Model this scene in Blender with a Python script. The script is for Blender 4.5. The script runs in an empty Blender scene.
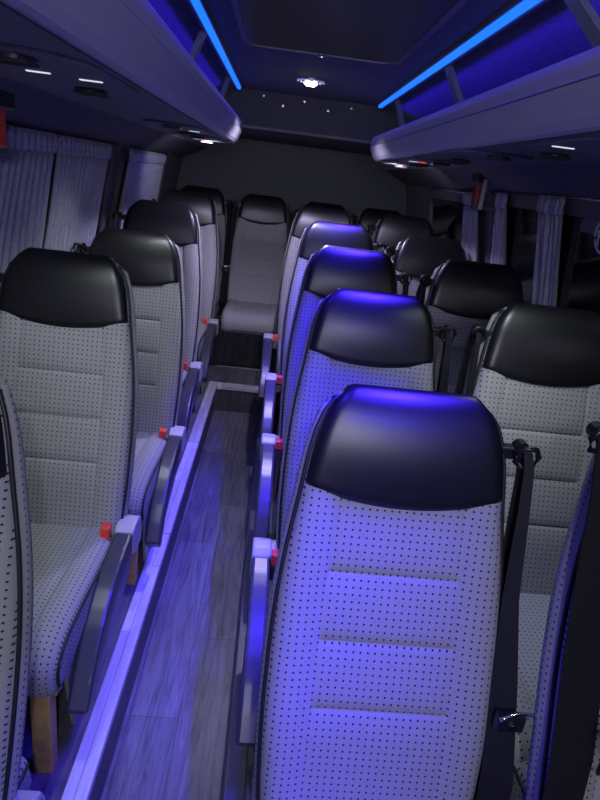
import bpy, bmesh, math, random
from mathutils import Vector, Matrix
random.seed(4)
K = 0.9            # metres per working unit
H = 1.80           # eye height above the aisle floor, working units
CX = 0.112         # the bus's centre line
PZ = -1.60         # raised seat platform
COL = bpy.context.scene.collection
def W(x, y, z): return Vector((x*K, y*K, (z+H)*K))

# ------------------------------------------------------------------ materials
def nodes(name):
    m = bpy.data.materials.new(name); m.use_nodes = True
    nt = m.node_tree
    return m, nt, nt.nodes['Principled BSDF']
def setp(b, **kw):
    for k, v in kw.items():
        k = k.replace('_', ' ')
        if k in b.inputs:
            b.inputs[k].default_value = (*v, 1) if isinstance(v, tuple) else v
def link(nt, a, b): nt.links.new(a, b)
def noise(nt, scale, detail=4, vec=None, rough=.6):
    n = nt.nodes.new('ShaderNodeTexNoise'); n.inputs['Scale'].default_value = scale
    n.inputs['Detail'].default_value = detail; n.inputs['Roughness'].default_value = rough
    if vec: link(nt, vec, n.inputs['Vector'])
    return n
def bump(nt, b, src, strength, dist):
    p = nt.nodes.new('ShaderNodeBump'); p.inputs['Strength'].default_value = strength; p.inputs['Distance'].default_value = dist
    link(nt, src, p.inputs['Height']); link(nt, p.outputs['Normal'], b.inputs['Normal'])
def ramp(nt, src, *stops):
    r = nt.nodes.new('ShaderNodeValToRGB'); link(nt, src, r.inputs['Fac'])
    e = r.color_ramp.elements
    while len(e) < len(stops): e.new(.5)
    for i, (p, c) in enumerate(stops):
        e[i].position = p; e[i].color = (*c, 1)
    return r
def math_(nt, op, a, b=None):
    n = nt.nodes.new('ShaderNodeMath'); n.operation = op
    for i, v in enumerate((a, b)):
        if v is None: continue
        if isinstance(v, (int, float)): n.inputs[i].default_value = v
        else: link(nt, v, n.inputs[i])
    return n.outputs[0]
def objvec(nt):
    return nt.nodes.new('ShaderNodeTexCoord').outputs['Object']
def plain(name, col, rough=.5, metal=0, spec=.5, nscale=0, namp=.0, bstr=0, bdist=.001):
    m, nt, b = nodes(name); setp(b, Base_Color=col, Roughness=rough, Metallic=metal, Specular_IOR_Level=spec)
    if nscale:
        n = noise(nt, nscale, 5, objvec(nt))
        lo = tuple(c*(1-namp) for c in col); hi = tuple(min(1, c*(1+namp)) for c in col)
        r = ramp(nt, n.outputs['Fac'], (.3, lo), (.7, hi)); link(nt, r.outputs['Color'], b.inputs['Base Color'])
        if bstr: bump(nt, b, n.outputs['Fac'], bstr, bdist)
    return m

def fabric_mat():
    m, nt, b = nodes('dotted_seat_fabric'); setp(b, Roughness=.92, Specular_IOR_Level=.15)
    uv = nt.nodes.new('ShaderNodeUVMap').outputs['UV']
    sp = nt.nodes.new('ShaderNodeSeparateXYZ'); link(nt, uv, sp.inputs[0])
    S = .0157
    def cell(o, s, off=0.0):
        q = math_(nt, 'ADD', math_(nt, 'DIVIDE', o, s), off)
        return math_(nt, 'ABSOLUTE', math_(nt, 'SUBTRACT', math_(nt, 'FRACT', q), .5))
    du, dv = cell(sp.outputs[0], S), cell(sp.outputs[1], S)
    dot = math_(nt, 'LESS_THAN', math_(nt, 'MAXIMUM', du, dv), .135)
    ru, rv = cell(sp.outputs[0], S*3, .17), cell(sp.outputs[1], S*3, .17)
    red = math_(nt, 'LESS_THAN', math_(nt, 'MAXIMUM', ru, rv), .03)
    n = noise(nt, 900, 2, uv)
    base = ramp(nt, n.outputs['Fac'], (.3, (.275, .28, .28)), (.7, (.37, .375, .37)))
    mx = nt.nodes.new('ShaderNodeMix'); mx.data_type = 'RGBA'
    link(nt, red, mx.inputs['Factor']); link(nt, base.outputs['Color'], mx.inputs['A']); mx.inputs['B'].default_value = (.42, .12, .13, 1)
    m2 = nt.nodes.new('ShaderNodeMix'); m2.data_type = 'RGBA'
    link(nt, dot, m2.inputs['Factor']); link(nt, mx.outputs['Result'], m2.inputs['A']); m2.inputs['B'].default_value = (.02, .02, .03, 1)
    link(nt, m2.outputs['Result'], b.inputs['Base Color'])
    bump(nt, b, n.outputs['Fac'], .25, .0008)
    return m
def wood_floor_mat(name, c0, c1, vertical=False):
    m, nt, b = nodes(name); setp(b, Roughness=.42, Specular_IOR_Level=.35)
    tc = objvec(nt)
    mp = nt.nodes.new('ShaderNodeMapping'); link(nt, tc, mp.inputs['Vector'])
    mp.inputs['Rotation'].default_value = (0, 0, math.pi/2)
    br = nt.nodes.new('ShaderNodeTexBrick'); link(nt, mp.outputs['Vector'], br.inputs['Vector'])
    br.inputs['Scale'].default_value = 1; br.inputs['Brick Width'].default_value = .95; br.inputs['Row Height'].default_value = .152
    br.inputs['Mortar Size'].default_value = .0012; br.inputs['Mortar Smooth'].default_value = .3; br.offset = .37
    br.inputs['Color1'].default_value = (.72, .72, .72, 1); br.inputs['Color2'].default_value = (1.12, 1.12, 1.12, 1); br.inputs['Mortar'].default_value = (.3, .3, .3, 1)
    m3 = nt.nodes.new('ShaderNodeMapping'); link(nt, tc, m3.inputs['Vector']); m3.inputs['Scale'].default_value = (22, 22 if vertical else 1.6, 1.6 if vertical else 22)
    n = noise(nt, 2.0, 8, m3.outputs['Vector'], .68); n.inputs['Distortion'].default_value = 1.1
    r = ramp(nt, n.outputs['Fac'], (.28, c0), (.5, tuple((a+b_)/2 for a, b_ in zip(c0, c1))), (.72, c1))
    mx = nt.nodes.new('ShaderNodeMix'); mx.data_type = 'RGBA'; mx.blend_type = 'MULTIPLY'; mx.inputs['Factor'].default_value = 1
    link(nt, r.outputs['Color'], mx.inputs['A']); link(nt, br.outputs['Color'], mx.inputs['B'])
    link(nt, mx.outputs['Result'], b.inputs['Base Color'])
    bump(nt, b, n.outputs['Fac'], .12, .001)
    return m
def emit(name, col, strength):
    m, nt, b = nodes(name); setp(b, Base_Color=(.0, .0, .0), Roughness=.4, Emission_Color=col, Emission_Strength=strength)
    return m

M = dict(
    fabric=fabric_mat(),
    leather=plain('black_leather', (.006, .006, .008), .38, 0, .6, 260, .3, .12, .0006),
    piping_black=plain('black_piping', (.012, .012, .015), .5),
    piping_white=plain('pale_piping', (.42, .42, .42), .6),
    plastic=plain('dark_plastic', (.045, .045, .055), .33, 0, .5, 300, .2, .05, .0004),
    black=plain('black_plastic', (.012, .012, .014), .35),
    cap=plain('pale_grey_plastic', (.40, .40, .41), .42, 0, .5, 200, .06),
    skirt=plain('mid_grey_plastic', (.20, .20, .22), .5, 0, .5, 150, .08),
    metal=plain('painted_metal', (.30, .30, .32), .4, .2, .5, 90, .12),
    chrome=plain('chrome', (.7, .7, .72), .18, 1),
    red=plain('red_plastic', (.85, .07, .04), .35),
    darkred=plain('dark_red_plastic', (.28, .012, .015), .4),
    webbing=plain('black_webbing', (.009, .009, .012), .7, 0, .3, 500, .35, .2, .0005),
    oak=plain('bare_wood', (.42, .28, .10), .55, 0, .3, 24, .25, .1, .001),
    trim=wood_floor_mat('pale_wood_trim', (.45, .445, .46), (.72, .71, .72)),
    floor=wood_floor_mat('dark_wood_vinyl', (.030, .029, .034), (.20, .195, .21)),
    riser=wood_floor_mat('dark_wood_riser', (.022, .021, .025), (.12, .118, .125), True),
    carpet=plain('charcoal_carpet', (.09, .092, .10), .95, 0, .1, 420, .55, .5, .003),
    liner=plain('charcoal_liner', (.12, .12, .135), .85, 0, .2, 90, .25, .15, .002),
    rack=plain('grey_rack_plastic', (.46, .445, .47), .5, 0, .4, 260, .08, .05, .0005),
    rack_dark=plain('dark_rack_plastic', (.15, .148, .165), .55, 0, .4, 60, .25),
    shelf=plain('shelf_liner', (.22, .22, .26), .6, 0, .3, 80, .15),
    glass=plain('night_glass', (.004, .004, .007), .06, 0, .6, 8, .3),
    hatch=plain('hatch_panel', (.012, .012, .014), .35, 0, .4, 30, .3),
    frame=plain('window_frame', (.07, .07, .08), .45, 0, .5, 60, .2),
    curtain=plain('grey_curtain', (.34, .34, .40), .85, 0, .2, 45, .16, .1, .002),
    sticker_grey=plain('sticker_grey', (.09, .09, .11), .5),
    sticker_white=plain('sticker_white', (.5, .5, .58), .5),
    led=emit('blue_led_diffuser', (.009, .115, 1.0), 1.8),
    lamp_white=emit('white_lens', (.85, .9, 1.0), .75),
    lamp_warm=emit('warm_bulb', (1.0, .93, .72), 14),
    lamp_glint=emit('lamp_reflector_glint', (.35, .4, .8), .55),  # bulb's glint on the reflector, put in as faint emission
    lamp_red=emit('red_lens', (1.0, .05, .03), 2.0),
    reflector=plain('lamp_reflector_metal', (.55, .55, .6), .2, .9),
)

# ------------------------------------------------------------------ helpers
class G:
    """Collects shapes in working units and links them as one mesh."""
    def __init__(s): s.v = []; s.f = []; s.uv = {}; s.smooth = []
    def add(s, vs, fs, uvs=None, smooth=False):
        o = len(s.v); s.v += [Vector(v) for v in vs]
        for i, f in enumerate(fs):
            if uvs: s.uv[len(s.f)] = [uvs[k] for k in f]
            s.f.append([k+o for k in f]); s.smooth.append(smooth)
        return s
    def box(s, a, b, bev=0, rot=None, org=None):
        x0, y0, z0 = (min(p, q) for p, q in zip(a, b)); x1, y1, z1 = (max(p, q) for p, q in zip(a, b))
        bm = bmesh.new(); bmesh.ops.create_cube(bm, size=1)
        for v in bm.verts:
            v.co = Vector((x0+(v.co.x+.5)*(x1-x0), y0+(v.co.y+.5)*(y1-y0), z0+(v.co.z+.5)*(z1-z0)))
        if bev: bmesh.ops.bevel(bm, geom=bm.edges[:], offset=bev, segments=2, affect='EDGES', profile=.5)
        if rot is not None:
            bmesh.ops.transform(bm, matrix=Matrix.Translation(org) @ rot @ Matrix.Translation(-Vector(org)), verts=bm.verts)
        return s.bm(bm)
    def bm(s, bm, smooth=False):
        bm.verts.index_update()
        s.add([v.co.copy() for v in bm.verts], [[v.index for v in f.verts] for f in bm.faces], None, smooth); bm.free(); return s
    def prism(s, poly, axis, lo, hi, bev=0):
        """poly: 2D outline, extruded along axis (0: poly is yz, 1: xz, 2: xy)."""
        bm = bmesh.new()
        def P(p, t):
            return {0: (t, p[0], p[1]), 1: (p[0], t, p[1]), 2: (p[0], p[1], t)}[axis]
        a = [bm.verts.new(P(p, lo)) for p in poly]; b = [bm.verts.new(P(p, hi)) for p in poly]
        n = len(poly)
        bm.faces.new(a); bm.faces.new(b[::-1])
        for i in range(n): bm.faces.new((a[i], b[i], b[(i+1) % n], a[(i+1) % n]))
        bmesh.ops.recalc_face_normals(bm, faces=bm.faces[:])
        if bev: bmesh.ops.bevel(bm, geom=bm.edges[:], offset=bev, segments=2, affect='EDGES', profile=.5, clamp_overlap=True)
        return s.bm(bm)
    def tube(s, pts, r, n=8, closed=False, flat=None):
        pts = [Vector(p) for p in pts]; vs = []; fs = []
        m = len(pts); up = Vector((0, 0, 1)); 
        for i, p in enumerate(pts):
            a = pts[(i-1) % m] if closed or i else p; b = pts[(i+1) % m] if closed or i < m-1 else p
            t = (b-a).normalized(); 
            u = t.cross(up) if abs(t.z) < .98 else t.cross(Vector((1, 0, 0))); u.normalize(); w = u.cross(t)
            rr = r[i] if isinstance(r, (list, tuple)) else r
            for k in range(n):
                an = 2*math.pi*k/n; vs.append(p+u*math.cos(an)*rr+w*math.sin(an)*rr)
        rng = range(m if closed else m-1)
        for i in rng:
            for k in range(n):
                j = (i+1) % m
                fs.append([i*n+k, i*n+(k+1) % n, j*n+(k+1) % n, j*n+k])
        if not closed: fs += [list(range(n))[::-1], [(m-1)*n+k for k in range(n)]]
        return s.add(vs, fs, None, True)
    def disc(s, c, r, h, n=24, axis=2, bev=0, r2=None):
        bm = bmesh.new(); bmesh.ops.create_cone(bm, cap_ends=True, segments=n, radius1=r, radius2=r if r2 is None else r2, depth=h)
        if bev: bmesh.ops.bevel(bm, geom=[e for e in bm.edges if len(e.link_faces) == 2 and e.calc_face_angle() > .8], offset=bev, segments=2, affect='EDGES')
        rot = {2: Matrix(), 0: Matrix.Rotation(math.pi/2, 4, 'Y'), 1: Matrix.Rotation(math.pi/2, 4, 'X')}[axis]
        bmesh.ops.transform(bm, matrix=Matrix.Translation(c) @ rot, verts=bm.verts)
        return s.bm(bm)
    def ribbon(s, pts, widths, wdir, th=.004):
        """a strap: centre points, half widths, the direction its width runs in."""
        vs = []; fs = []; wd = Vector(wdir).normalized()
        pts = [Vector(p) for p in pts]; n = len(pts)
        for i, p in enumerate(pts):
            t = (pts[min(i+1, n-1)]-pts[max(i-1, 0)]).normalized(); q = wd.cross(t).normalized()*th
            w = wd*(widths[i] if isinstance(widths, (list, tuple)) else widths)
            vs += [p-w-q, p+w-q, p+w+q, p-w+q]
        for i in range(n-1):
            for k in range(4): fs.append([4*i+k, 4*i+(k+1) % 4, 4*i+4+(k+1) % 4, 4*i+4+k])
        fs += [[3, 2, 1, 0], [4*n-4, 4*n-3, 4*n-2, 4*n-1]]
        return s.add(vs, fs)
    def mirror(s):
        for v in s.v: v.x = -v.x
        s.f = [f[::-1] for f in s.f]
        s.uv = {k: v[::-1] for k, v in s.uv.items()}
        return s
    def mesh(s, name, mat, local=False, origin=None, subdiv=0):
        me = bpy.data.meshes.new(name)
        o = origin or Vector((0, 0, 0))
        me.from_pydata([tuple((v-o)*K) for v in s.v], [], s.f)
        me.polygons.foreach_set('use_smooth', s.smooth)
        if s.uv:
            lay = me.uv_layers.new(name='UVMap')
            for p in me.polygons:
                u = s.uv.get(p.index)
                if u:
                    for li, c in zip(p.loop_indices, u): lay.data[li].uv = c
        me.materials.append(mat); me.update()
        bm = bmesh.new(); bm.from_mesh(me); bmesh.ops.recalc_face_normals(bm, faces=bm.faces[:]); bm.to_mesh(me); bm.free()
        return me
    def part(s, name, mat, parent):
        """child mesh in the parent's own space"""
        o = bpy.data.objects.new(name, s.mesh(name, mat)); COL.objects.link(o); o.parent = parent; return o
    def top(s, name, mat):
        """top-level mesh given in bus coordinates; origin at its base centre"""
        xs = [v.x for v in s.v]; ys = [v.y for v in s.v]; zs = [v.z for v in s.v]
        o = Vector(((min(xs)+max(xs))/2, (min(ys)+max(ys))/2, min(zs)))
        ob = bpy.data.objects.new(name, s.mesh(name, mat, origin=o)); COL.objects.link(ob); ob.location = W(*o); return ob
def tag(o, label=None, cat=None, group=None, kind=None):
    if label: o['label'] = label
    if cat: o['category'] = cat
    if group: o['group'] = group
    if kind: o['kind'] = kind
    return o
def empty(name, p, label, cat, group=None):
    o = bpy.data.objects.new(name, None); COL.objects.link(o); o.location = W(*p); o.empty_display_size = .1
    return tag(o, label, cat, group)
def struct(g, name, mat, label=None):
    o = g.top(name, mat); o['kind'] = 'structure'
    if label: o['label'] = label
    return o
def lerp(tab, x):
    for (a, u), (b, v) in zip(tab, tab[1:]):
        if x <= b: return u+(v-u)*max(0, (x-a))/(b-a)
    return tab[-1][1]
def sm(tab, x):
    """smooth interpolation (Catmull-Rom) of a table"""
    n = len(tab)
    if x <= tab[0][0]: return tab[0][1]
    for i in range(n-1):
        if x <= tab[i+1][0]:
            x0, y0 = tab[i]; x1, y1 = tab[i+1]; h = x1-x0; t = (x-x0)/h
            m0 = (y1-tab[i-1][1])/(x1-tab[i-1][0]) if i else (y1-y0)/h
            m1 = (tab[i+2][1]-y0)/(tab[i+2][0]-x0) if i < n-2 else (y1-y0)/h
            return (2*t**3-3*t*t+1)*y0+(t**3-2*t*t+t)*h*m0+(-2*t**3+3*t*t)*y1+(t**3-t*t)*h*m1
    return tab[-1][1]

# ------------------------------------------------------------------ the bus seat
# seat space: origin on the platform under the top edge of the back; +y to the rear of the bus, the seat faces -y; top at z = SH
SH = 1.295
HW = [(-.95, .232), (-.85, .242), (-.70, .249), (-.5, .247), (-.36, .236), (-.25, .221), (-.18, .213), (-.11, .203), (-.06, .189), (-.025, .170), (0, .143)]
YF = [(-.95, -.215), (-.85, -.190), (-.72, -.158), (-.55, -.103), (-.38, -.052), (-.25, -.018), (-.18, -.004), (-.12, .006), (-.085, .016), (-.055, .032)]
SEAMS = (-.385, -.53, -.672)
TH = .105
def back_path():
    """rows of the wrap-around sheet: (y, z, half width, normal y, normal z, is_front)"""
    zs = set()
    n = 44
    for i in range(n+1): zs.add(round(-.95+.895*i/n, 4))
    for c in SEAMS:
        zs = {z for z in zs if abs(z-c) > .008}
        zs |= {c-.007, c-.003, c, c+.003, c+.007}
    rows = []
    for z in sorted(zs):
        d = .004; ty = (sm(YF, z+d)-sm(YF, z-d))/(2*d); l = math.hypot(1, ty)
        rows.append((sm(YF, z), z, sm(HW, z), -1/l, ty/l, True))
    y0 = rows[-1][0]; r = .040
    for i in range(1, 11):
        a = math.pi*i/10
        z = -.055+.055*math.sin(a)
        rows.append((y0+r-r*math.cos(a), z, sm(HW, z), -math.cos(a), math.sin(a), i < 5))
    # one flowing curve over the headrest
    i0 = next(i for i, q in enumerate(rows) if q[1] > -.24)
    P = [[q[0], q[1]] for q in rows]
    for _ in range(14):
        Q = [p[:] for p in P]
        for i in range(i0, len(P)-1):
            a, b, c = Q[i-1], Q[i], Q[i+1]
            la = math.hypot(b[0]-a[0], b[1]-a[1]); lb = math.hypot(c[0]-b[0], c[1]-b[1]); w_ = la/(la+lb)
            P[i] = [.5*b[k]+.5*(a[k]*(1-w_)+c[k]*w_) for k in (0, 1)]
    for i in range(i0, len(P)-1):
        ty, tz = P[i+1][0]-P[i-1][0], P[i+1][1]-P[i-1][1]; l = math.hypot(ty, tz)
        rows[i] = (P[i][0], P[i][1], sm(HW, min(0, P[i][1]+.006)), -tz/l, ty/l, rows[i][5])
    for i in range(1, 15):
        z = -.055-.895*i/14
        t = lerp([(-.95, .125), (-.5, .12), (-.12, .105), (-.055, .080)], z)
        rows.append((sm(YF, z)+t, z, sm(HW, z)*.985, 1, .2, False))
    return rows
ROWS = back_path()
US = []
for u in [-1, -.985, -.955, -.91, -.86, -.80, -.74, -.69, -.65, -.615, -.60, -.585, -.55, -.48, -.4, -.3, -.2, -.1]: US.append(u)
US = US + [0] + [-u for u in US[::-1]]
def edge_drop(u, hw):
    r = .030/hw; a = max(0, (abs(u)-(1-r))/r)
    return .030*(1-math.sqrt(max(0, 1-a*a)))
def backrest_side_pts():
    return None
def make_backrest(leather=False):
    g = G(); vs = []; uvs = []
    L = 0; prev = None
    rows = ROWS
    if leather: rows = [r for r in ROWS if r[1] > -.0 or r[1] > -.34]
    out = []
    zcut = lambda u: -.205-.040*(1-abs(u)**2.2)
    for ri, (y, z, hw, ny, nz, fr) in enumerate(ROWS):
        if prev is not None: L += math.hypot(y-prev[0], z-prev[1])
        prev = (y, z)
        for u in US:
            x = hw*u; d = edge_drop(u, hw)
            p = 0
            if fr and z < -.06:
                # soft padding between the stitched seams
                if abs(u) < .60:
                    for c in SEAMS: p -= .0045*math.exp(-((z-c)/.0035)**2)+.004*math.exp(-((z-c)/.025)**2)
                p -= .004*math.exp(-((abs(u)-.60)/.018)**2)
                p += .012*math.exp(-((abs(u)-.82)/.16)**2)*min(1, (-z-.06)/.3)
            out.append((x, y+ny*p-ny*d, z+nz*p-nz*d)); uvs.append((x, L))
    nu = len(US); nr = len(ROWS)
    fs = [[i*nu+k, i*nu+k+1, (i+1)*nu+k+1, (i+1)*nu+k] for i in range(nr-1) for k in range(nu-1)]
    g.add([(x, y, z+SH) for x, y, z in out], fs, uvs, True)
    # side gussets between the front edge and the back edge, a little proud in the middle
    nfront = max(i for i, r in enumerate(ROWS) if r[5])
    front = list(range(0, nr))
    def pt(i, s): return Vector(out[i*nu+(0 if s < 0 else nu-1)])
    # pair rows of front with rows of the back by height
    half = nr-14-5
    for s in (-1, 1):
        A = [pt(i, s) for i in range(half)]
        Bs = [pt(i, s) for i in range(nr-1, half-1, -1)]
        def at(B, z):
            for a, b in zip(B, B[1:]):
                if a.z <= z <= b.z+1e-9:
                    t = (z-a.z)/max(1e-6, b.z-a.z); return a.lerp(b, t)
            return B[-1] if z > B[-1].z else B[0]
        vs = []; uv = []; fs = []; l = 0
        for i, a in enumerate(A):
            b = at(Bs, a.z); m = (a+b)/2; m.x += s*.014*min(1, (b-a).length/.05)
            if i: l += (a-A[i-1]).length
            vs += [a, a.lerp(m, .5)+Vector((s*.004, 0, 0)), m, m.lerp(b, .5)+Vector((s*.004, 0, 0)), b]; uv += [((q.y-a.y)+.4, l) for q in vs[-5:]]
        for i in range(len(A)-1):
            for k in range(4): fs.append([5*i+k, 5*i+k+1, 5*i+6+k, 5*i+5+k])
        g.add([v+Vector((0, 0, SH)) for v in vs], fs, uv, True)
    return g
def make_headrest():
    """the leather cover: a padded shell over the top of the front, rolled over the top edge"""
    g = G(); vs = []; nu = len(US)
    top = [r for r in ROWS]
    i0 = next(i for i, r in enumerate(ROWS) if r[1] > -.30)
    i1 = max(range(len(ROWS)), key=lambda i: ROWS[i][1])+1
    sel = ROWS[i0:i1+1]
    n = 30
    # arclength resample
    P = [(r[0], r[1], r[2], r[3], r[4]) for r in sel]
    s = [0]
    for a, b in zip(P, P[1:]): s.append(s[-1]+math.hypot(b[0]-a[0], b[1]-a[1]))
    def at(q):
        for j in range(len(s)-1):
            if q <= s[j+1]+1e-9:
                t = (q-s[j])/max(1e-9, s[j+1]-s[j]); return [a+(b-a)*t for a, b in zip(P[j], P[j+1])]
        return list(P[-1])
    def s_of_z(z):
        for j in range(len(s)-1):
            if P[j+1][1] >= z: return s[j]+(s[j+1]-s[j])*(z-P[j][1])/(P[j+1][1]-P[j][1])
    for i in range(n+1):
        for u in US:
            uu = u*.985
            zc = -.208-.034*(1-abs(u)**2.0)
            q0 = s_of_z(zc); q = q0+(s[-1]-q0)*i/n
            y, z, hw, ny, nz = at(q)
            l = math.hypot(ny, nz); ny /= l; nz /= l
            d = edge_drop(uu, hw)
            h = .009*min(1, (i+.35)/1.6)*(1 if abs(u) < .99 else .35) + .010*math.sin(math.pi*min(1, i/n*1.1))*(1-u*u)
            if i == 0: h = .0005
            x = uu*hw; vs.append((x, y+ny*(h-d), z+nz*(h-d)+SH))
    fs = [[i*nu+k, i*nu+k+1, (i+1)*nu+k+1, (i+1)*nu+k] for i in range(n) for k in range(nu-1)]
    return g.add(vs, fs, None, True)
def make_piping(s):
    g = G()
    nf = max(i for i, r in enumerate(ROWS) if r[5] or r[1] > -.03)
    if 1:
        pts = []
        for y, z, hw, ny, nz, fr in ROWS[0:nf+1:2]:
            d = .030*.72; pts.append((s*(hw+.002), y-ny*d, z-nz*d+SH))
        g.tube(pts, .0048, 6)
    return g
CP = [(-.02, .395), (-.10, .402), (-.20, .405), (-.35, .408), (-.50, .418), (-.62, .425), (-.70, .424), (-.75, .414), (-.785, .392), (-.803, .360), (-.803, .325), (-.793, .292), (-.775, .275)]
def cush_rows():
    P = []
    # denser path
    for (a, b) in zip(CP, CP[1:]):
        for t in (0, .25, .5, .75): P.append((a[0]+(b[0]-a[0])*t, a[1]+(b[1]-a[1])*t))
    P.append(CP[-1])
    for _ in range(3):
        P = [P[0]]+[((a[0]+2*b[0]+c[0])/4, (a[1]+2*b[1]+c[1])/4) for a, b, c in zip(P, P[1:], P[2:])]+[P[-1]]
    return P
CROWS = cush_rows()
def make_cushion():
    g = G(); vs = []; uv = []; L = 0
    nu = len(US); n = len(CROWS); hw = .232
    for i, (y, z) in enumerate(CROWS):
        a = CROWS[max(0, i-1)]; b = CROWS[min(n-1, i+1)]
        ty, tz = b[0]-a[0], b[1]-a[1]; l = math.hypot(ty, tz); ny, nz = tz/l, -ty/l
        if nz < 0 and y > -.7: ny, nz = -ny, -nz
        if i: L += math.hypot(y-CROWS[i-1][0], z-CROWS[i-1][1])
        for u in US:
            d = edge_drop(u, hw)
            p = .012*math.exp(-((abs(u)-.80)/.16)**2)-.006*math.exp(-((abs(u)-.60)/.02)**2)*(1 if y > -.70 else .5)
            vs.append((hw*u, y+ny*(p-d), z+nz*(p-d))); uv.append((hw*u, -L))
    fs = [[i*nu+k, (i+1)*nu+k, (i+1)*nu+k+1, i*nu+k+1] for i in range(n-1) for k in range(nu-1)]
    g.add(vs, fs, uv, True)
    for s in (-1, 1):
        e = [Vector(vs[i*nu+(0 if s < 0 else nu-1)]) for i in range(n)]
        low = [Vector((s*(hw-.004), max(-.775, v.y), .275)) for v in e]
        q = []; qu = []; ff = []
        for a, b in zip(e, low):
            m = (a+b)/2+Vector((s*.008, 0, 0)); q += [a, m, b]; qu += [(a.y, a.z), (m.y, m.z), (b.y, b.z)]
        for i in range(n-1): ff += [[3*i+k, 3*i+k+1, 3*i+4+k, 3*i+3+k] for k in (0, 1)]
        g.add(q, ff, qu, True)
    g.box((-hw+.006, -.772, .268), (hw-.006, -.03, .280))
    g.box((-hw+.01, -.04, .275), (hw-.01, -.02, .39))
    return g
def make_cushion_piping(s):
    g = G(); n = len(CROWS); hw = .232
    if 1:
        pts = []
        for i in range(0, n, 2):
            y, z = CROWS[i]; a = CROWS[max(0, i-1)]; b = CROWS[min(n-1, i+1)]
            ty, tz = b[0]-a[0], b[1]-a[1]; l = math.hypot(ty, tz); ny, nz = tz/l, -ty/l
            if nz < 0 and y > -.7: ny, nz = -ny, -nz
            d = .020; pts.append((s*(hw+.001), y-ny*d, z-nz*d))
        g.tube(pts, .0045, 6)
    return g
def arc_poly(upper, lower, n=10):
    def dens(t):
        o = []
        for i in range(n+1):
            y = t[0][0]+(t[-1][0]-t[0][0])*i/n; o.append((y, sm(sorted(t), y)))
        return o
    return dens(upper)+dens(lower)[::-1]
# the recliner shroud on the aisle side, drawn in side view (y, z), for an aisle at +x
ARM_UP = [(-.20, .420), (-.33, .413), (-.46, .385), (-.57, .335), (-.665, .265), (-.745, .175)]
ARM_LO = [(-.20, .345), (-.33, .340), (-.44, .310), (-.54, .258), (-.625, .190), (-.690, .120)]
def make_arm(): return G().prism(arc_poly(ARM_UP, ARM_LO), 0, .234, .294, .010)
def make_arm_cap(): return G().prism([(-.10, .31), (-.09, .37), (-.11, .415), (-.15, .434), (-.20, .436), (-.235, .424), (-.235, .34), (-.2, .31)], 0, .231, .297, .008)
def make_arm_inner(): return G().prism([(-.085, .33), (-.095, .40), (-.13, .418), (-.19, .418), (-.20, .34)], 0, .204, .236, .005)
def make_skirt(): return G().prism([(-.12, .32), (-.22, .335), (-.36, .325), (-.49, .287), (-.60, .225), (-.66, .175), (-.62, .11), (-.46, .13), (-.28, .17), (-.15, .22)], 0, .248, .272, .005)
def make_buckle(): return G().prism([(-.235, .36), (-.275, .36), (-.262, .405), (-.228, .405)], 0, .190, .225, .004)
def make_button(): return G().prism([(-.231, .408), (-.266, .408), (-.262, .450), (-.222, .450)], 0, .192, .223, .005)
def make_pedestal(dz):
    g = G(); h = .272+dz
    g.box((-.19, -.66, h-.04), (.22, -.58, h), .004); g.box((-.19, -.20, h-.04), (.22, -.12, h), .004)
    g.prism([(-.70, h), (-.10, h), (-.14, .0), (-.28, .0), (-.36, .12), (-.46, .12), (-.56, .03), (-.575, .0), (-.64, .0)], 0, .214, .226, .002)
    g.prism([(-.66, h), (-.12, h), (-.20, 0), (-.56, 0)], 0, -.19, -.178, .002)
    return g
def make_leg(dz): return G().box((.165, -.798, 0), (.216, -.752, .285+dz), .003)
def make_guide():
    """shoulder belt guide, for the belt side at +x"""
    g = G()
    g.box((.192, .03, SH-.125), (.232, .06, SH-.098), .004)
    g.disc((.240, .040, SH-.100), .017, .034, 16, 1, .004)
    pts = [(.222, .02, SH-.103), (.235, .006, SH-.086), (.258, .004, SH-.086), (.268, .008, SH-.104), (.262, .01, SH-.128), (.238, .012, SH-.132), (.223, .016, SH-.120)]
    g.tube(pts, .0065, 8, True)
    return g
def make_webbing():
    g = G()
    a = [(.245, .012, SH-.095), (.248, -.008, SH-.13), (.250, -.03, SH-.22), (.252, -.07, SH-.40), (.262, -.125, SH-.58), (.270, -.19, SH-.78), (.268, -.22, SH-.92), (.262, -.2, .34)]
    g.ribbon(a, [.009, .010, .012, .017, .027, .034, .032, .026], (1, -.45, 0), .0022)
    b = [(.245, .045, SH-.095), (.255, .040, SH-.16), (.262, .02, SH-.30), (.266, -.02, SH-.50), (.270, -.09, SH-.74), (.268, -.12, SH-.92), (.264, -.10, .32)]
    g.ribbon(b, [.010, .010, .014, .022, .032, .032, .026], (1, -.3, 0), .0022)
    return g
def make_webbing_near():
    g = G()
    a = [(.245, .012, SH-.095), (.246, -.010, SH-.13), (.238, -.04, SH-.20), (.232, -.075, SH-.32), (.232, -.13, SH-.50), (.236, -.20, SH-.70), (.238, -.235, SH-.90), (.245, -.23, .34)]
    g.ribbon(a, [.012, .016, .030, .044, .050, .050, .046, .035], (1, -.25, 0), .0022)
    return g
def make_tongue_near():
    g = G(); g.box((.172, -.238, SH-.625), (.212, -.222, SH-.585), .004); g.box((.178, -.234, SH-.675), (.184, -.226, SH-.62), .002); g.box((.200, -.234, SH-.675), (.206, -.226, SH-.62), .002); g.box((.178, -.234, SH-.682), (.206, -.226, SH-.672), .002)
    return g
def make_tongue():
    g = G(); g.box((.240, -.180, SH-.662), (.302, -.160, SH-.620), .004)
    return g
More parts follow.
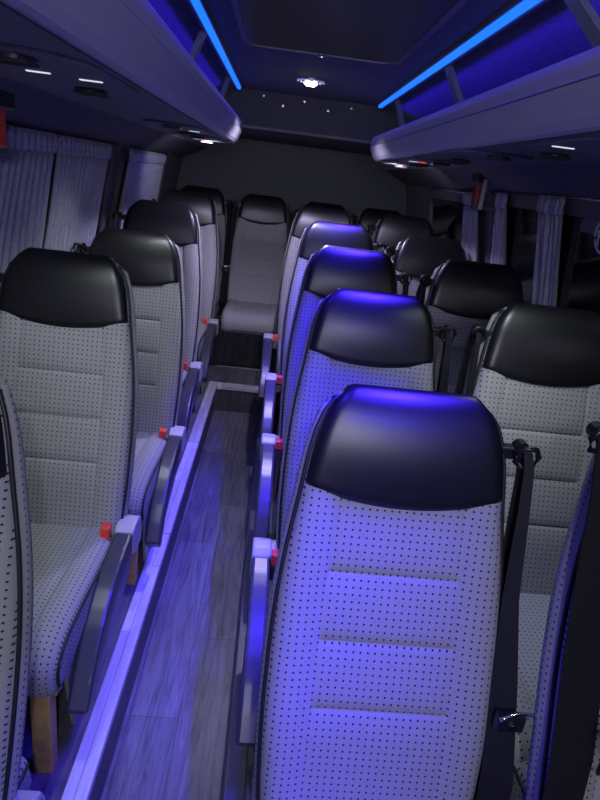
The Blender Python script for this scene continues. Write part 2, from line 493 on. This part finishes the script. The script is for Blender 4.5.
def make_tongue_bar():
    g = G(); pts = []
    for i in range(9):
        t = i/8; pts.append((.240+.088*t, -.186+.012*t, SH-.612-.010*(2*t-1)**2+.004*t))
    g.tube(pts, .0045, 8); g.disc((.272, -.183, SH-.642), .007, .008, 12, 1)
    return g

MESH = {}
def cached(key, build, name, mat):
    if key not in MESH: MESH[key] = build().mesh(name, mat)
    return MESH[key]
def seat(x, y, ztop, kind, label, group, cat='bus seat', near=False, arm=True):
    """kind L: aisle at +x; R: aisle at -x; F: window seat, belt at -x; B: bench seat, belt at +x"""
    root = empty('bus_seat', (x, y, PZ), label, cat, group)
    dz = round(ztop-.012-PZ-SH, 3)
    def part(name, key, build, mat, parent=root, mir=False, up=True, plabel=None):
        kk = (key, mir)
        me = cached(kk, (lambda: build().mirror()) if mir else build, name, M[mat])
        o = bpy.data.objects.new(name, me); COL.objects.link(o); o.parent = parent
        if up and parent is root: o.location = (0, 0, dz*K)
        if plabel: o['label'] = plabel
        return o
    arm_m = kind == 'R'           # shroud mirrored to -x
    belt_m = kind in 'LF'
    part('backrest', 'back', make_backrest, 'fabric')
    part('headrest', 'head', make_headrest, 'leather', plabel='black leather headrest cover')
    for q in (-1, 1): part('piping', 'pipe%d' % q, lambda q=q: make_piping(q), 'piping_black', plabel='black edge piping')
    cu = part('cushion', 'cush', make_cushion, 'fabric')
    for q in (-1, 1): part('piping', 'cpipe%d' % q, lambda q=q: make_cushion_piping(q), 'piping_black', cu)
    if kind in 'LR' and arm:
        a = part('armrest', 'arm', make_arm, 'plastic', mir=arm_m, plabel='curved dark plastic side arm')
        part('end_cap', 'cap', make_arm_cap, 'cap', a, arm_m, plabel='pale grey arm cap')
        part('hinge_cover', 'inner', make_arm_inner, 'cap', a, arm_m)
        sk = part('side_skirt', 'skirt', make_skirt, 'skirt', mir=arm_m)
        b = part('buckle', 'buckle', make_buckle, 'black', mir=arm_m, plabel='black seat belt buckle')
        part('button', 'button', make_button, 'red', b, arm_m, plabel='red release button')
        if arm_m:
            for q in (a, sk): q.location.x -= .036*K
            b.location.x -= .044*K
    pm = kind == 'R'
    for nm, bld, mat, pl in (('pedestal', make_pedestal, 'metal', 'pale grey metal pedestal'), ('leg', make_leg, 'oak', 'bare wooden leg')):
        if group == GB: break
        g = bld(dz)
        if pm and nm == 'pedestal': g.mirror()
        o = g.part(nm, M[mat], root); o['label'] = pl
    part('belt_guide', 'guide', make_guide, 'black', mir=belt_m)
    if near:
        w = part('seat_belt', 'webn', make_webbing_near, 'webbing', mir=belt_m, plabel='wide black belt webbing')
        part('belt_tongue', 'tonguen', make_tongue_near, 'black', w, belt_m, plabel='black belt tongue')
    else:
        w = part('seat_belt', 'web', make_webbing, 'webbing', mir=belt_m, plabel='black belt webbing')
        t = part('belt_tongue', 'tongue', make_tongue, 'black', w, belt_m)
        part('belt_tongue_bar', 'tbar', make_tongue_bar, 'chrome', w, belt_m, plabel='bright metal belt tongue')
    return root
GL, GR, GF, GB = 'single seats along the curtained side', 'aisle seats of the double rows', 'window seats of the double rows', 'seats of the last row'
seat(-.668, 1.01, -.365, 'L', 'dotted grey seat cut off by the photo\'s edge, only its backrest side showing, lower left', GL)
seat(-.679, 1.99, -.305, 'L', 'first whole single seat from the camera, pale dotted cushion and wooden leg in view', GL)
seat(-.640, 2.80, -.303, 'L', 'second whole single seat, behind the one with its whole wooden leg showing', GL)
seat(-.658, 3.54, -.209, 'L', 'dark-lit third single seat, its front edge beside the step corner', GL)
seat(-.660, 4.50, -.174, 'L', 'fourth single seat, farthest with a red buckle along the curtained side', GL)
seat(.322, 1.11, -.374, 'R', 'large purple-lit seat in the foreground, blue shine on its black headrest', GR, arm=False)
seat(.356, 1.93, -.314, 'R', 'second aisle seat, directly behind the large purple-lit foreground seat', GR)
seat(.356, 2.71, -.258, 'R', 'third aisle seat of the double rows, counted from the camera', GR)
seat(.347, 3.46, -.206, 'R', 'fourth aisle seat of the double rows, counted from the camera', GR)
seat(.312, 4.22, -.167, 'R', 'fifth aisle seat of the double rows, just in front of the last row', GR)
seat(.900, 1.02, -.285, 'F', 'seat cut off at the lower right edge, wide black belt down its pale side', GF, near=True)
seat(.893, 1.78, -.272, 'F', 'window seat with white sheen on its black headrest, right of the second aisle seat', GF)
seat(.904, 2.60, -.243, 'F', 'dark window seat just behind the one with white sheen on its headrest', GF)
seat(.894, 3.46, -.218, 'F', 'dark window seat third from the camera among the whole window seats', GF)
seat(.890, 4.30, -.155, 'F', 'fourth whole window seat from the camera, beside the small rear window', GF)
seat(-.675, 5.42, -.165, 'B', 'last row seat in the corner behind the single seats, pale sheen on top', GB)
seat(-.138, 5.42, -.172, 'F', 'last row seat facing down the aisle, whole front in view', GB)
seat(.400, 5.42, -.175, 'F', 'last row seat almost hidden behind the column of aisle seats', GB)
seat(.900, 5.42, -.170, 'F', 'last row seat in the corner by the small rear window, glint on top', GB)

# ------------------------------------------------------------------ bus shell
Y0, Y1 = -1.3, 5.72
def sx(s, w): return CX+s*w
def wall_w(z): return 1.0+(.033-z)*.188 if z > -.5 else 1.10+(-.5-z)*.03
for side, s in (('left', -1), ('right', 1)):
    g = G(); th = .05
    prof = [(1.135, -1.85), (1.10, -.5), (1.0, .033), (.79, .139)]
    outer = [(p[0]+.06, p[1]+(.03 if i == 3 else 0)) for i, p in enumerate(prof)]
    g.prism([(sx(s, a), b) for a, b in prof+outer[::-1]], 1, Y0, Y1)
    struct(g, 'wall_'+side, M['liner'])
    g = G()   # haunch between the side wall and the roof, behind the luggage rack
    g.prism([(sx(s, a), b) for a, b in [(.79, .139), (.72, .345), (.78, .345), (.86, .139)]], 1, Y0, Y1)
    struct(g, 'trim_haunch_'+side, M['shelf'])
g = G(); g.box((sx(-1, 1.17), Y1, -1.85), (sx(1, 1.17), Y1+.06, .6)); struct(g, 'wall_rear', M['carpet'])
g = G(); g.box((sx(-1, 1.17), Y0-.06, -1.85), (sx(1, 1.17), Y0, .6)); struct(g, 'wall_front', M['liner'])
# ceiling: flat middle with the shelf slopes each side
g = G()
g.prism([(sx(-1, .78), .335), (sx(-1, .415), .452), (sx(1, .415), .452), (sx(1, .78), .335), (sx(1, .78), .50), (sx(-1, .78), .50)], 1, Y0, Y1)
struct(g, 'ceiling', M['liner'])
# rear drop panel and the low ceiling behind it
g = G(); g.box((sx(-1, .80), 4.03, .250), (sx(1, .80), 4.09, .452), .004)
struct(g, 'trim_drop_panel', M['carpet'])
g = G(); g.box((sx(-1, .80), 4.02, .238), (sx(1, .80), 4.075, .256), .006)
struct(g, 'trim_drop_edge', M['rack_dark'])
g = G(); g.box((sx(-1, .90), 4.07, .245), (sx(1, .90), Y1, .30))
struct(g, 'ceiling_rear', M['carpet'])
for i, (x, z) in enumerate([(-.162, .425), (-.041, .383), (.086, .422), (.234, .388), (.374, .418)]):
    g = G(); g.disc((x, 4.028, z), .0065, .006, 12, 1, .001)
    tag(g.top('screw', M['reflector']), 'small bright screw heads in the dark panel behind the ceiling lamp', 'screw', 'screws in the drop panel')

# floors: sunken aisle with raised platforms around it
AXL, AXR, YS = -.349, .006, 4.42
g = G(); g.box((AXL-.02, Y0, -1.84), (AXR+.02, YS+.02, -1.80)); struct(g, 'floor', M['floor'])
g = G(); g.box((sx(-1, 1.17), Y0, -1.84), (AXL-.05, YS+.08, PZ)); struct(g, 'floor_platform_left', M['floor'])
g = G(); g.box((AXR+.045, Y0, -1.84), (sx(1, 1.17), YS+.08, PZ)); struct(g, 'floor_platform_right', M['floor'])
g = G(); g.box((sx(-1, 1.17), YS+.08, -1.84), (sx(1, 1.17), Y1, PZ)); struct(g, 'floor_platform_rear', M['floor'])
def edge(name, a, b, lab):
    g = G(); g.box(a, b, .004); return struct(g, name, M['trim'], lab)
for i, (ya, yb) in enumerate([(Y0, 1.10), (1.105, 2.36), (2.365, 3.36), (3.365, YS+.09)]):
    edge('trim_%d' % (i+1), (AXL-.066, ya, PZ-.02), (AXL, yb, PZ+.012), 'pale wood-look edging along the sunken aisle')
edge('trim_5', (AXL+.001, YS, PZ-.02), (AXR+.06, YS+.085, PZ+.011), 'pale edging across the step at the end of the aisle')
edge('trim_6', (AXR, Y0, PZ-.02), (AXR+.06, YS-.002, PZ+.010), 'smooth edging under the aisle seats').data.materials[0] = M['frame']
for nm, a, b in (('baseboard_left', (AXL-.045, Y0, -1.82), (AXL-.006, YS, PZ-.02)), ('baseboard_right', (AXR+.006, Y0, -1.82), (AXR+.04, YS, PZ-.02)), ('baseboard_rear', (AXL-.04, YS+.008, -1.82), (AXR+.04, YS+.07, PZ-.02))):
    g = G(); g.box(a, b); struct(g, nm, M['riser'])
g = G(); g.box((AXL-.06, 4.94, PZ), (AXR+.06, 4.955, PZ+.006), .002); struct(g, 'trim_7', M['metal'])
# the boxed plinth under the last row
g = G(); g.box((sx(-1, 1.03), 4.99, PZ), (sx(1, 1.03), 5.26, PZ+.372), .004); struct(g, 'trim_plinth', M['riser'], 'dark wood-look plinth under the last row')

# ------------------------------------------------------------------ luggage racks with blue strips
RY0, RY1 = -1.25, 3.66
for s, nm, lab in ((-1, 'left', 'long grey overhead luggage rack above the single seats'), (1, 'right', 'long grey overhead luggage rack above the double seats')):
    r = empty('luggage_rack', (sx(s, .55), (RY0+RY1)/2, .13), lab, 'luggage rack', 'overhead luggage racks')
    ox, oy, oz = sx(s, .55), (RY0+RY1)/2, .13
    def rp(g, name, mat, pl=None, parent=None):
        for v in g.v: v -= Vector((ox, oy, oz))
        o = g.part(name, M[mat], parent or r)
        if pl: o['label'] = pl
        return o
    P = lambda pts: [(sx(s, a), b) for a, b in pts]
    lip = P([(.385, .222), (.374, .228), (.369, .238), (.369, .246), (.376, .254), (.388, .252), (.40, .235), (.405, .205), (.378, .205), (.374, .212)])
    g = G(); g.prism(P([(.368, .206), (.366, .228), (.367, .242), (.374, .252), (.386, .254), (.398, .246), (.402, .206)]), 1, RY0, RY1, 0); rp(g, 'lip', 'rack')
    g = G(); g.prism(P([(.371, .199), (.371, .207), (.400, .207), (.400, .199)]), 1, RY0, RY1-.004); rp(g, 'groove', 'rack_dark')
    g = G(); g.prism(P([(.361, .199), (.364, .188), (.371, .172), (.384, .148), (.396, .134), (.405, .130), (.42, .132), (.42, .200)]), 1, RY0, RY1); rp(g, 'fascia', 'rack')
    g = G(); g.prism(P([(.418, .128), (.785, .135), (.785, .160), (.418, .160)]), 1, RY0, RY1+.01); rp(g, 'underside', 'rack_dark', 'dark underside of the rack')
    g = G(); g.prism(P([(.40, .200), (.74, .185), (.74, .200), (.40, .215)]), 1, RY0, RY1-.01); rp(g, 'shelf', 'shelf')
    g = G(); g.prism(P([(.366, .204), (.367, .242), (.386, .254), (.40, .246), (.74, .19), (.755, .138), (.405, .130), (.384, .148)]), 1, RY1-.002, RY1+.016, .003); rp(g, 'end_panel', 'rack')
    for yd in (.45, 1.42, 2.38, 3.40):
        g = G(); top_ = [(sx(s, .425), yd, .425), (sx(s, .425), yd+.05, .425), (sx(s, .445), yd+.05, .425), (sx(s, .445), yd, .425)]
        g.add([(x, y, z) for x, y, z in top_]+[(x+s*.02, y-.33, .205) for x, y, z in top_], [[0, 1, 2, 3], [7, 6, 5, 4]]+[[k, 4+k, 4+(k+1) % 4, (k+1) % 4] for k in range(4)]); rp(g, 'divider', 'shelf')
    # blue strip at the roof edge
    sl = empty('led_strip', (sx(s, .408), 1.3, .43), 'glowing blue light strip over the luggage rack of the %s seats' % ('single' if s < 0 else 'double'), 'light strip', 'blue light strips')
    ox, oy, oz = sx(s, .408), 1.3, .43
    g = G(); g.prism(P([(.402, .423), (.400, .437), (.416, .437), (.418, .423)]), 1, RY0, 3.86)
    for v in g.v: v -= Vector((ox, oy, oz))
    g.part('diffuser', M['led'], sl)
    g = G(); g.prism(P([(.396, .438), (.396, .452), (.43, .452), (.43, .420), (.420, .420), (.419, .438)]), 1, RY0, 3.87)
    for v in g.v: v -= Vector((ox, oy, oz))
    g.part('channel', M['rack_dark'], sl)

# ------------------------------------------------------------------ ceiling hatch and lamps
g0 = empty('roof_hatch', (.10, 1.75, .44), 'large dark roof hatch with rounded corners in front of the ceiling lamp', 'hatch')
def rrect(x0, x1, y0, y1, r, n=6):
    o = []
    for cx_, cy_, a0 in ((x1-r, y1-r, 0), (x0+r, y1-r, 90), (x0+r, y0+r, 180), (x1-r, y0+r, 270)):
        for k in range(n+1):
            a = math.radians(a0+90*k/n); o.append((cx_+r*math.cos(a), cy_+r*math.sin(a)))
    return o
g = G(); g.prism(rrect(-.275, .275, -.78, .78, .06), 2, -.010, .008, .004); g.part('panel', M['hatch'], g0)
g = G(); o_ = rrect(-.29, .29, -.795, .795, .07); i_ = rrect(-.272, .272, -.777, .777, .06); n = len(o_)
vs = [(p[0], p[1], z) for z in (-.014, .012) for p in o_]+[(p[0], p[1], z) for z in (-.014, .012) for p in i_]
fs = []
for k in range(n):
    j = (k+1) % n
    fs += [[k, j, 2*n+j, 2*n+k], [k, n+k, n+j, j], [2*n+k, 2*n+j, 3*n+j, 3*n+k]]
g.add(vs, fs); g.part('frame', M['rack_dark'], g0)
g = G(); g.tube([(-.016, .765, -.016), (0, .768, -.022), (.016, .765, -.016)], .004, 8); g.part('latch', M['chrome'], g0)['label'] = 'small bright latch'
def ceiling_lamp(y, lab):
    r = empty('ceiling_light', (.092, y, .448), lab, 'ceiling light', 'round ceiling lights')
    g = G(); g.disc((0, 0, 0), .085, .012, 40, 2, .004); g.part('ring', M['reflector'], r)
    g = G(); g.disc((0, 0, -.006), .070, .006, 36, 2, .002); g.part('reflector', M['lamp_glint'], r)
    for k in range(8):
        a = math.tau*k/8; g = G(); g.disc((.052*math.cos(a), .052*math.sin(a), -.010), .009, .005, 12); g.part('facet', M['reflector'], r)
    g = G(); g.disc((0, 0, -.016), .030, .018, 20, 2, .006); g.part('bulb', M['lamp_warm'], r)['label'] = 'warm white glowing bulb'
    return r
ceiling_lamp(3.34, 'round bright ceiling lamp between the hatch and the drop panel')

def reading_unit(s, y, w, lenses, lab):
    """an oval lamp and air vent plate let into the rack's underside; lenses: (dx, dy, half length, colour)"""
    cx_ = sx(s, w); r = empty('reading_light', (cx_, y, .1285), lab, 'reading light', 'reading lights under the racks')
    g = G(); g.prism(rrect(-.115, .115, -.26, .26, .10), 2, -.006, .004, .003); g.part('plate', M['rack_dark'], r)
    for dy in (-.20, .20):
        g = G(); g.disc((0, dy, -.009), .036, .008, 24, 2, .003)
        for k in range(-2, 3): g.box((-.03, dy+k*.012-.002, -.017), (.03, dy+k*.012+.002, -.012))
        g.part('air_vent', M['plastic'], r)
    for dx, dy, hl, c in lenses:
        g = G(); g.box((dx-hl*1.2, dy-.004, -.008), (dx+hl*1.2, dy+.004, -.003), .001)
        o = g.part('lens', M[c], r); o['label'] = {'lamp_white': 'lit white lens', 'lamp_red': 'lit red lens', 'reflector': 'unlit lens'}[c]
    return r
Wt, Rd, Of = 'lamp_white', 'lamp_red', 'reflector'
reading_unit(-1, 1.27, .545, [(-.03, -.02, .018, Wt), (.055, .015, .018, Wt)], 'reading light with two white slits nearest the camera, under the single-seat rack')
reading_unit(-1, 2.69, .545, [(-.01, -.05, .018, Wt), (.05, .05, .018, Wt)], 'second reading light under the single-seat rack, two dim white slits')
reading_unit(-1, 3.40, .545, [(-.045, .1, .014, Wt), (.0, .1, .014, Rd), (.05, .1, .018, Wt)], 'rear reading light under the single-seat rack, one red and two white lenses')
reading_unit(1, 1.37, .545, [(-.07, .0, .020, Wt), (.02, -.02, .018, Of)], 'reading light with a white lens nearest the camera, under the double-seat rack')
reading_unit(1, 2.10, .515, [(-.05, .0, .018, Of), (.02, .02, .018, Of)], 'unlit reading light under the double-seat rack, between lit ones')
reading_unit(1, 2.90, .545, [(-.07, .03, .018, Wt), (-.03, .02, .012, Rd), (.03, .03, .014, Wt)], 'third reading light under the double-seat rack, red and white lenses')
reading_unit(1, 3.42, .545, [(-.07, .07, .018, Wt), (-.02, .08, .012, Rd), (.03, .07, .012, Rd)], 'rear reading light under the double-seat rack, two red lenses and a white one')

# ------------------------------------------------------------------ windows
def wall_frame(s, inset):
    """maps (y, z) on the leaning wall to bus space, inset from the wall towards the aisle"""
    nx, nz = .983, .185
    return lambda y, z, d=0: Vector((sx(s, wall_w(z))-s*(inset+d)*nx, y, z-(inset+d)*nz))
def window(s, ya, yb, za, zb, n, lab):
    F = wall_frame(s, 0)
    r = empty('window_%d' % n, F((ya+yb)/2, za), lab, None); r['kind'] = 'structure'
    O = F((ya+yb)/2, za)
    def slab(pts, d0, d1):
        """outline in (y,z), between two depths"""
        g = G(); n_ = len(pts)
        vs = [F(y, z, d)-O for d in (d0, d1) for y, z in pts]
        fs = [list(range(n_)), list(range(n_, 2*n_))[::-1]]+[[k, (k+1) % n_, n_+(k+1) % n_, n_+k] for k in range(n_)]
        g.add(vs, fs); return g
    rr = rrect(ya, yb, za, zb, .07, 6)
    slab(rr, .001, .012).part('pane', M['glass'], r)
    ri = rrect(ya+.02, yb-.02, za+.02, zb-.02, .055, 6); ro = rrect(ya-.035, yb+.035, za-.035, zb+.035, .10, 6)
    g = G(); n_ = len(ri)
    vs = [F(y, z, d)-O for d, R in ((.026, ri), (.026, ro), (.0, ro), (.0, ri)) for y, z in R]
    fs = []
    for k in range(n_):
        j = (k+1) % n_
        for a in range(4):
            b = (a+1) % 4; fs.append([a*n_+k, a*n_+j, b*n_+j, b*n_+k])
    g.add(vs, fs); g.part('window_frame', M['frame'], r)
    return r
window(-1, 1.0, 3.33, -.68, .005, 1, 'long curtained window beside the single seats')
window(-1, 3.62, 4.84, -.62, -.005, 2, 'small rear window beside the single seats')
window(1, 1.0, 3.25, -.68, .005, 3, 'long dark window beside the double seats')
window(1, 3.64, 4.68, -.62, -.010, 4, 'small rear window with dark glass beside the double seats')

def curtain(s, ya, yb, zt, zb, folds, lab, pinch=0.0, amp=.011):
    F = wall_frame(s, .040); O = F((ya+yb)/2, zb)
    r = empty('curtain', O, lab, 'curtain', 'curtains')
    rnd = random.Random(int(ya*100)+s)
    ph = [rnd.uniform(-.6, .6) for _ in range(folds+2)]
    def sheet(z0, z1, nz, a0, thick, ruffle=0, hdr=False):
        g = G(); ny = folds*8; vs = []
        for layer in (0, 1):
            for i in range(nz+1):
                t = i/nz; z = z0+(z1-z0)*t
                for j in range(ny+1):
                    q = j/ny; f = q*folds; k = int(f)
                    y = ya+(yb-ya)*q
                    h = (zt-z)/(zt-zb)
                    y += pinch*(q-.5)*math.sin(min(1, max(0, h))*1.2)
                    a = a0*(1+.5*ph[min(k, folds)])*(.75+.25*h)
                    d = a*math.cos(math.tau*f+ph[min(k, folds)]*.8*0)
                    d += .004*math.sin(11*q+5*h)
                    if hdr: d += .006*math.sin(math.tau*f*2+t*5)
                    zz = z+(ruffle*abs(math.sin(math.pi*f)) if i == nz and ruffle else 0)
                    vs.append(F(y, zz, d+layer*thick)-O)
        nn = (nz+1)*(ny+1); fs = []
        for l in (0, 1):
            for i in range(nz):
                for j in range(ny):
                    a = l*nn+i*(ny+1)+j; fs.append([a, a+1, a+ny+2, a+ny+1])
        # close the rim
        rim = [j for j in range(ny+1)]+[i*(ny+1)+ny for i in range(1, nz+1)]+[nz*(ny+1)+j for j in range(ny-1, -1, -1)]+[i*(ny+1) for i in range(nz-1, 0, -1)]
        for a, b in zip(rim, rim[1:]+rim[:1]): fs.append([a, b, nn+b, nn+a])
        g.add(vs, fs, None, True); return g
    sheet(zb, zt-.052, 10, amp, .003).part('drape', M['curtain'], r)
    sheet(zt-.056, zt, 4, amp*.8, .010, .012, True).part('header', M['curtain'], r)['label'] = 'gathered heading tape'
def rail(s, ya, yb, z, lab):
    F = wall_frame(s, .03); a = F(ya, z); b = F(yb, z)
    r = empty('curtain_rail', (a+b)/2, lab, 'curtain rail', 'curtain rails'); O = (a+b)/2
    g = G(); g.tube([a-O, b-O], .007, 8); g.part('rod', M['reflector'], r)
    for y in (ya, yb):
        g = G(); q = F(y, z, -.012)-O; g.box(q-Vector((.014, .012, .014)), q+Vector((.014, .012, .014)), .003); g.part('bracket', M['frame'], r)
rail(-1, .9, 3.36, .045, 'curtain rail over the long window beside the single seats')
rail(-1, 3.60, 4.90, .038, 'short curtain rail over the rear window beside the single seats')
rail(1, .9, 3.29, .048, 'curtain rail over the long window beside the double seats')
rail(1, 3.49, 4.70, .030, 'short curtain rail over the rear window beside the double seats')
curtain(-1, .95, 2.44, .038, -.72, 26, 'wide drawn grey curtain, nearest the camera, on the long window by the single seats')
curtain(-1, 2.46, 3.18, .036, -.72, 14, 'narrower drawn grey curtain with a sharp corner, on the long window by the single seats', -.05)
curtain(-1, 3.58, 4.64, .030, -.66, 17, 'drawn grey curtain on the small rear window by the single seats')
curtain(1, 3.42, 3.70, .022, -.66, 6, 'narrow curtain beside the small rear window, under the red hammer', .05)
curtain(1, 2.98, 3.14, .034, -.72, 4, 'narrow bunched curtain at the far end of the long window by the double seats', .06)
curtain(1, 2.36, 2.60, .040, -.72, 5, 'bunched curtain hanging across the middle of the long dark window', -.04)

# the sticker on the long dark window
F = wall_frame(1, .013)
r = empty('window_sticker', F(2.16, -.16), 'round white and grey sticker on the long dark window, at the photo\'s edge', 'sticker'); O = F(2.16, -.16)
def flat(pts, d, name, mat):
    g = G(); n_ = len(pts); vs = [F(y, z, q)-O for q in (d, d+.001) for y, z in pts]
    g.add(vs, [list(range(n_)), list(range(n_, 2*n_))[::-1]]+[[k, (k+1) % n_, n_+(k+1) % n_, n_+k] for k in range(n_)]); return g.part(name, M[mat], r)
flat(rrect(1.98, 2.28, -.19, -.02, .03), .0, 'backing', 'sticker_grey')
def ring(cy_, cz_, ro, ri, a0, a1, n_=20):
    return [(cy_+ro*math.cos(math.radians(a0+(a1-a0)*k/n_)), cz_+ro*math.sin(math.radians(a0+(a1-a0)*k/n_))) for k in range(n_+1)]+[(cy_+ri*math.cos(math.radians(a1+(a0-a1)*k/n_)), cz_+ri*math.sin(math.radians(a1+(a0-a1)*k/n_))) for k in range(n_+1)]
flat([(2.11+.055*math.cos(math.tau*k/28), -.075+.055*math.sin(math.tau*k/28)) for k in range(28)], .0012, 'disc', 'glass')
flat(ring(2.11, -.075, .055, .044, 0, 350), .0026, 'ring', 'sticker_white')
flat([(y+.08, z) for y, z in [(2.062, -.105), (2.052, -.105), (2.052, -.070), (2.02, -.105), (2.010, -.105), (2.010, -.050), (2.020, -.050), (2.020, -.085), (2.052, -.050), (2.062, -.050)]], .0026, 'emblem', 'sticker_white')
for k, z in enumerate((-.145, -.168)): flat([(2.04, z), (2.18-.012*k, z), (2.18-.012*k, z+.012), (2.04, z+.012)], .0012, 'bar', 'sticker_white')

# emergency hammers
def hammer(s, y, zt, ln, lab, mat):
    O = Vector((sx(s, .87), y, zt-ln))
    r = empty('emergency_hammer', O, lab, 'emergency hammer', 'emergency hammers')
    def bx(dy0, dy1, z0, z1, w0, w1, name, m, bev=.004):
        g = G(); g.box((sx(s, w0)-O.x, dy0, z0-O.z), (sx(s, w1)-O.x, dy1, z1-O.z), bev); return g.part(name, M[m], r)
    bx(-.035, .04, zt-ln, zt-ln+.016, .848, .99, 'holder', 'frame'); bx(-.05, -.035, zt-ln, zt-.03, .865, .885, 'holder_rail', 'cap')
    bx(-.03, .032, zt-ln+.015, zt-.035, .845, .875, 'handle', mat, .008); bx(-.045, .075, zt-.05, zt, .838, .872, 'hammer_head', 'black', .006)
hammer(1, 3.14, .122, .175, 'dark red emergency hammer on the pillar between the two windows, double-seat side', 'darkred')
hammer(-1, 1.72, .122, .16, 'bright red emergency hammer over the wide curtain, cut by the photo\'s edge', 'red')

# ------------------------------------------------------------------ lights
def area(name, p, rot, sx_, sy_, power, col, spread):
    l = bpy.data.lights.new(name, 'AREA'); l.shape = 'RECTANGLE'; l.size = sx_*K; l.size_y = sy_*K; l.energy = power; l.color = col; l.spread = math.radians(spread)
    o = bpy.data.objects.new(name, l); COL.objects.link(o); o.location = W(*p); o.rotation_euler = rot; return o
def spot(name, p, aim, power, col, ang, blend=.6, rad=.02):
    l = bpy.data.lights.new(name, 'SPOT'); l.energy = power; l.color = col; l.spot_size = math.radians(ang); l.spot_blend = blend; l.shadow_soft_size = rad
    o = bpy.data.objects.new(name, l); COL.objects.link(o); o.location = W(*p)
    o.rotation_euler = (W(*aim)-W(*p)).to_track_quat('-Z', 'Y').to_euler(); return o
BLUE = (.045, .018, 1.0)
R_ = math.radians
# the strips shine down into the aisle and out into the racks
area('strip_light', (sx(1, .352), 1.2, .425), (0, R_(14), 0), .02, 5.0, 30, BLUE, 40)
area('strip_light', (sx(-1, .352), 1.2, .425), (0, R_(-16), 0), .02, 5.0, 8, BLUE, 62)
for s in (-1, 1):
    area('shelf_light', (sx(s, .455), 1.25, .410), (0, R_(-s*60), 0), .012, 5.0, 9, BLUE, 110)
spot('downlight', (.092, 3.34, .41), (.092, 3.34, -1.8), 56, (.68, .62, 1), 130, .5)
spot('downlight', (.092, -.5, .41), (.0, .7, -1.8), 20, (.9, .93, 1), 125, .9)
area('front_fill', (.05, -1.15, .22), (R_(94), 0, 0), 1.3, .2, 16, (.82, .78, 1.0), 140)  # added fill from behind the camera, no real fitting; brightens the rack fascias
spot('blue_seat_fill', (.46, -.15, .42), (.36, 1.20, -.70), 37, BLUE, 46, .8)  # added blue spot without a fitting, tints the foreground aisle seat
WH = (.86, .95, 1.0)
spot('reading_lamp', (-.50, 1.48, .11), (-.62, 1.62, -.9), 16, WH, 115, 1, .06)
spot('reading_lamp', (-.50, 2.60, .11), (-.66, 2.56, -.9), 13, WH, 105, 1, .06)
spot('reading_lamp', (-.42, 3.50, .11), (-.35, 5.4, -.25), 22, (.74, .72, 1.0), 100, 1, .04)
spot('reading_lamp', (.70, 1.50, .11), (.90, 1.55, -.9), 16, WH, 115, 1, .06)
spot('reading_lamp', (.60, 3.48, .11), (.80, 5.4, -.2), 14, (.74, .74, 1.0), 100, 1, .04)

w = bpy.data.worlds.new('night'); bpy.context.scene.world = w; w.use_nodes = True
w.node_tree.nodes['Background'].inputs[0].default_value = (.02, .02, .06, 1); w.node_tree.nodes['Background'].inputs[1].default_value = .1

# ------------------------------------------------------------------ camera
cd = bpy.data.cameras.new('camera'); cam = bpy.data.objects.new('camera', cd); COL.objects.link(cam)
cd.sensor_fit = 'VERTICAL'; cd.sensor_height = 24; cd.lens = 18; cd.clip_start = .02
rt = Vector((.99289837, -.02650545, .11597536)); dn = Vector((.09928984, -.35236663, -.93058008)); fw = Vector((.06553129, .93548662, -.34723253))
m = Matrix((rt, -dn, -fw)).transposed().to_4x4(); m.translation = W(0, 0, 0)
cam.matrix_world = m
sc = bpy.context.scene; sc.camera = cam
sc.view_settings.view_transform = 'Standard'; sc.view_settings.look = 'None'; sc.view_settings.gamma = 1; sc.view_settings.exposure = .15
sc.view_settings.use_curve_mapping = False
